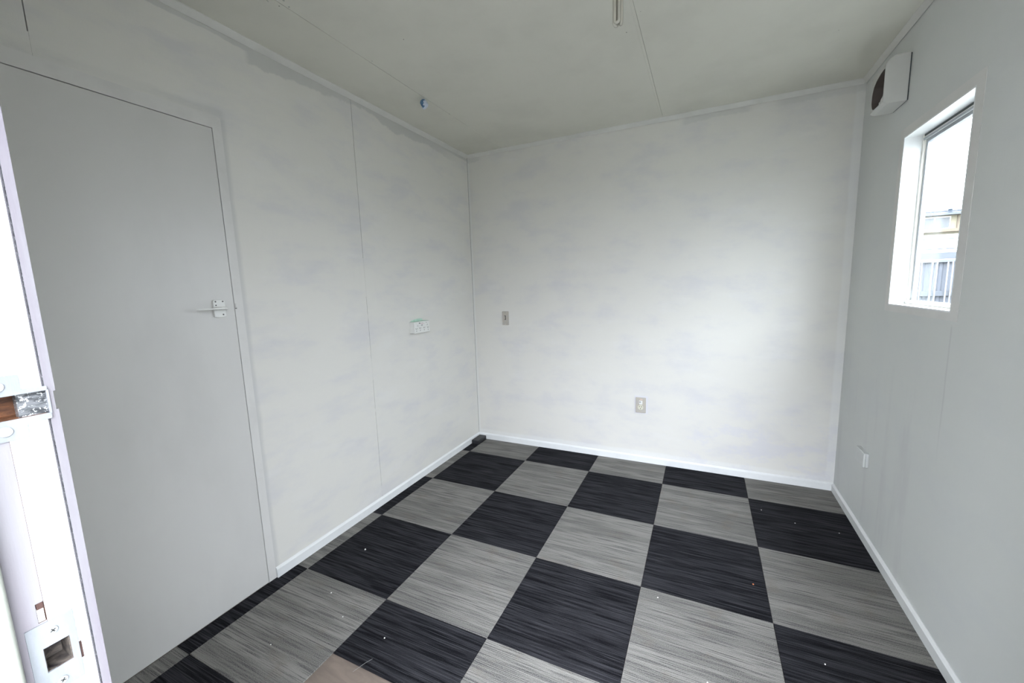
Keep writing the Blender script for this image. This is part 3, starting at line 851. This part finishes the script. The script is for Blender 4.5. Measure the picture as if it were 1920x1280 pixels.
M_frail = plain_paint('fence_light_steel', (0.036, 0.040, 0.047), .6, .3, .03, 1.5, 0)
M_fbar = new_mat('fence_white_bar', (0.13, 0.14, 0.15), .5)[0]
fc = empty('steel_fence', (6.4, FYY, GZ), label='grey steel fence with pale paired upright bars outside the window', cat='fence')
px = 3.9
while px < 9.6:
    b = MB(); n0 = 4; w_ = .60 / n0
    for q in range(n0):
        x_ = px + q * w_
        b.prism([(x_, FYY + .05), (x_ + .03, FYY + .03), (x_ + w_ * .5, FYY + .03), (x_ + w_ * .5 + .03, FYY + .05), (x_ + w_, FYY + .05), (x_ + w_, FYY + .055), (x_, FYY + .055)], 2, GZ, 1.64, M_fpan)
    b.done('panel', fc); px += .602
MB().box(3.9, 9.9, FYY + .0, FYY + .05, 1.655, 1.80, M_frail, .004, 1).done('cap_board', fc)
MB().box(3.9, 9.9, FYY - .03, FYY + .028, 1.585, 1.645, M_fpan, .003, 1).done('rail', fc)
MB().box(3.9, 9.9, FYY - .03, FYY + .028, .850, .960, M_frail, .003, 1).done('rail', fc)
bx = 4.04
while bx < 9.6:
    for dx in (0, .078):
        b = MB(); b.box(bx + dx - .010, bx + dx + .010, FYY - .062, FYY - .032, GZ + .02, 1.588, M_fbar, .003, 1); b.done('bar', fc)
    bx += .255

HY = 37.0
M_hw = plain_paint('house_cream', (0.125, 0.112, 0.080), .8, .2, .03, 1, 0)
M_hl = plain_paint('house_lower_white', (0.55, 0.56, 0.57), .8, .2, .01, 1, 0)
M_tan = plain_paint('house_tan_beam', (0.075, 0.058, 0.042), .7, .2, .03, 1, 0)
M_fas = plain_paint('house_blue_grey_fascia', (0.013, 0.020, 0.030), .6, .3, .03, 1, 0)
M_soff = plain_paint('house_soffit', (0.055, 0.063, 0.075), .6, .3, .03, 1, 0)
M_hg = new_mat('house_window_glass', (0.035, 0.038, 0.04), .35)[0]
M_hf = new_mat('house_window_frame', (0.5, 0.5, 0.5), .5)[0]
hs = empty('neighbour_house', (17, HY, GZ), label='cream two-storey house with a blue-grey eave seen through the window', cat='house')
MB().box(8, 26, HY, HY + 8, 4.5, 5.62, M_hw).done('upper_wall', hs)
MB().box(8, 26, HY - .02, HY + 8, GZ, 4.16, M_hl).done('lower_wall', hs)
MB().box(8, 26, HY - .01, HY + 8, 4.16, 4.5, M_hw).done('wall_band', hs)
MB().box(8, 26, HY - .35, HY, 4.33, 4.53, M_tan).done('beam', hs)
MB().box(7.6, 26.4, HY - .56, HY - .48, 5.67, 5.78, M_fas).done('fascia', hs)
MB().box(7.7, 26.3, HY - .50, HY - .01, 5.50, 5.66, M_soff).done('soffit', hs)
MB().prism([(HY - .5, 5.62), (HY + 4, 6.05), (HY + 8.4, 5.62)], 0, 7.6, 26.4, plain_paint('house_roof_iron', (0.5, 0.52, 0.54), .5, .3, .02, 1, 0)).done('roof', hs)
for wx in (12.5, 14.2, 15.92, 20.0, 21.8):
    f = MB().cells(1, HY - .06, HY - .005, (wx, wx + 1.74), (4.54, 5.42), [(wx + .05, wx + .84, 4.60, 5.36), (wx + .93, wx + 1.69, 4.60, 5.36)], M_hf).done('window', hs)
    for aa, bb in ((wx + .05, wx + .84), (wx + .93, wx + 1.69)): MB().box(aa, bb, HY - .04, HY - .03, 4.60, 5.36, M_hg).done('pane', f)
MB().box(18.02, 18.1, HY - .05, HY, 4.5, 5.5, M_tan).done('downpipe', hs)
b = MB().cyl((18.0, HY + 1.0, 5.68), .12, .30, 2, M_fas, 12).cyl((18.0, HY + 1.0, 5.98), .20, .12, 2, M_fas, 12, .05); b.done('roof_vent', hs)
for zz in (3.92, 3.88, 3.16):
    pass
MB().box(8, 26, HY - .05, HY - .02, 3.84, 3.88, M_fas).done('trim_line', hs)
MB().box(8, 26, HY - .05, HY - .02, 3.12, 3.18, M_fas).done('trim_line', hs)
wirem = new_mat('cable', (0.05, 0.055, 0.07), .6)[0]
cb = tube([(2, 26, 5.1), (8, 26.1, 5.02), (14, 26.0, 5.05), (22, 25.8, 5.25)], .018, wirem, 'overhead_cable', None)
tagp(cb, label='thin overhead cable crossing the sky outside the window', cat='cable')
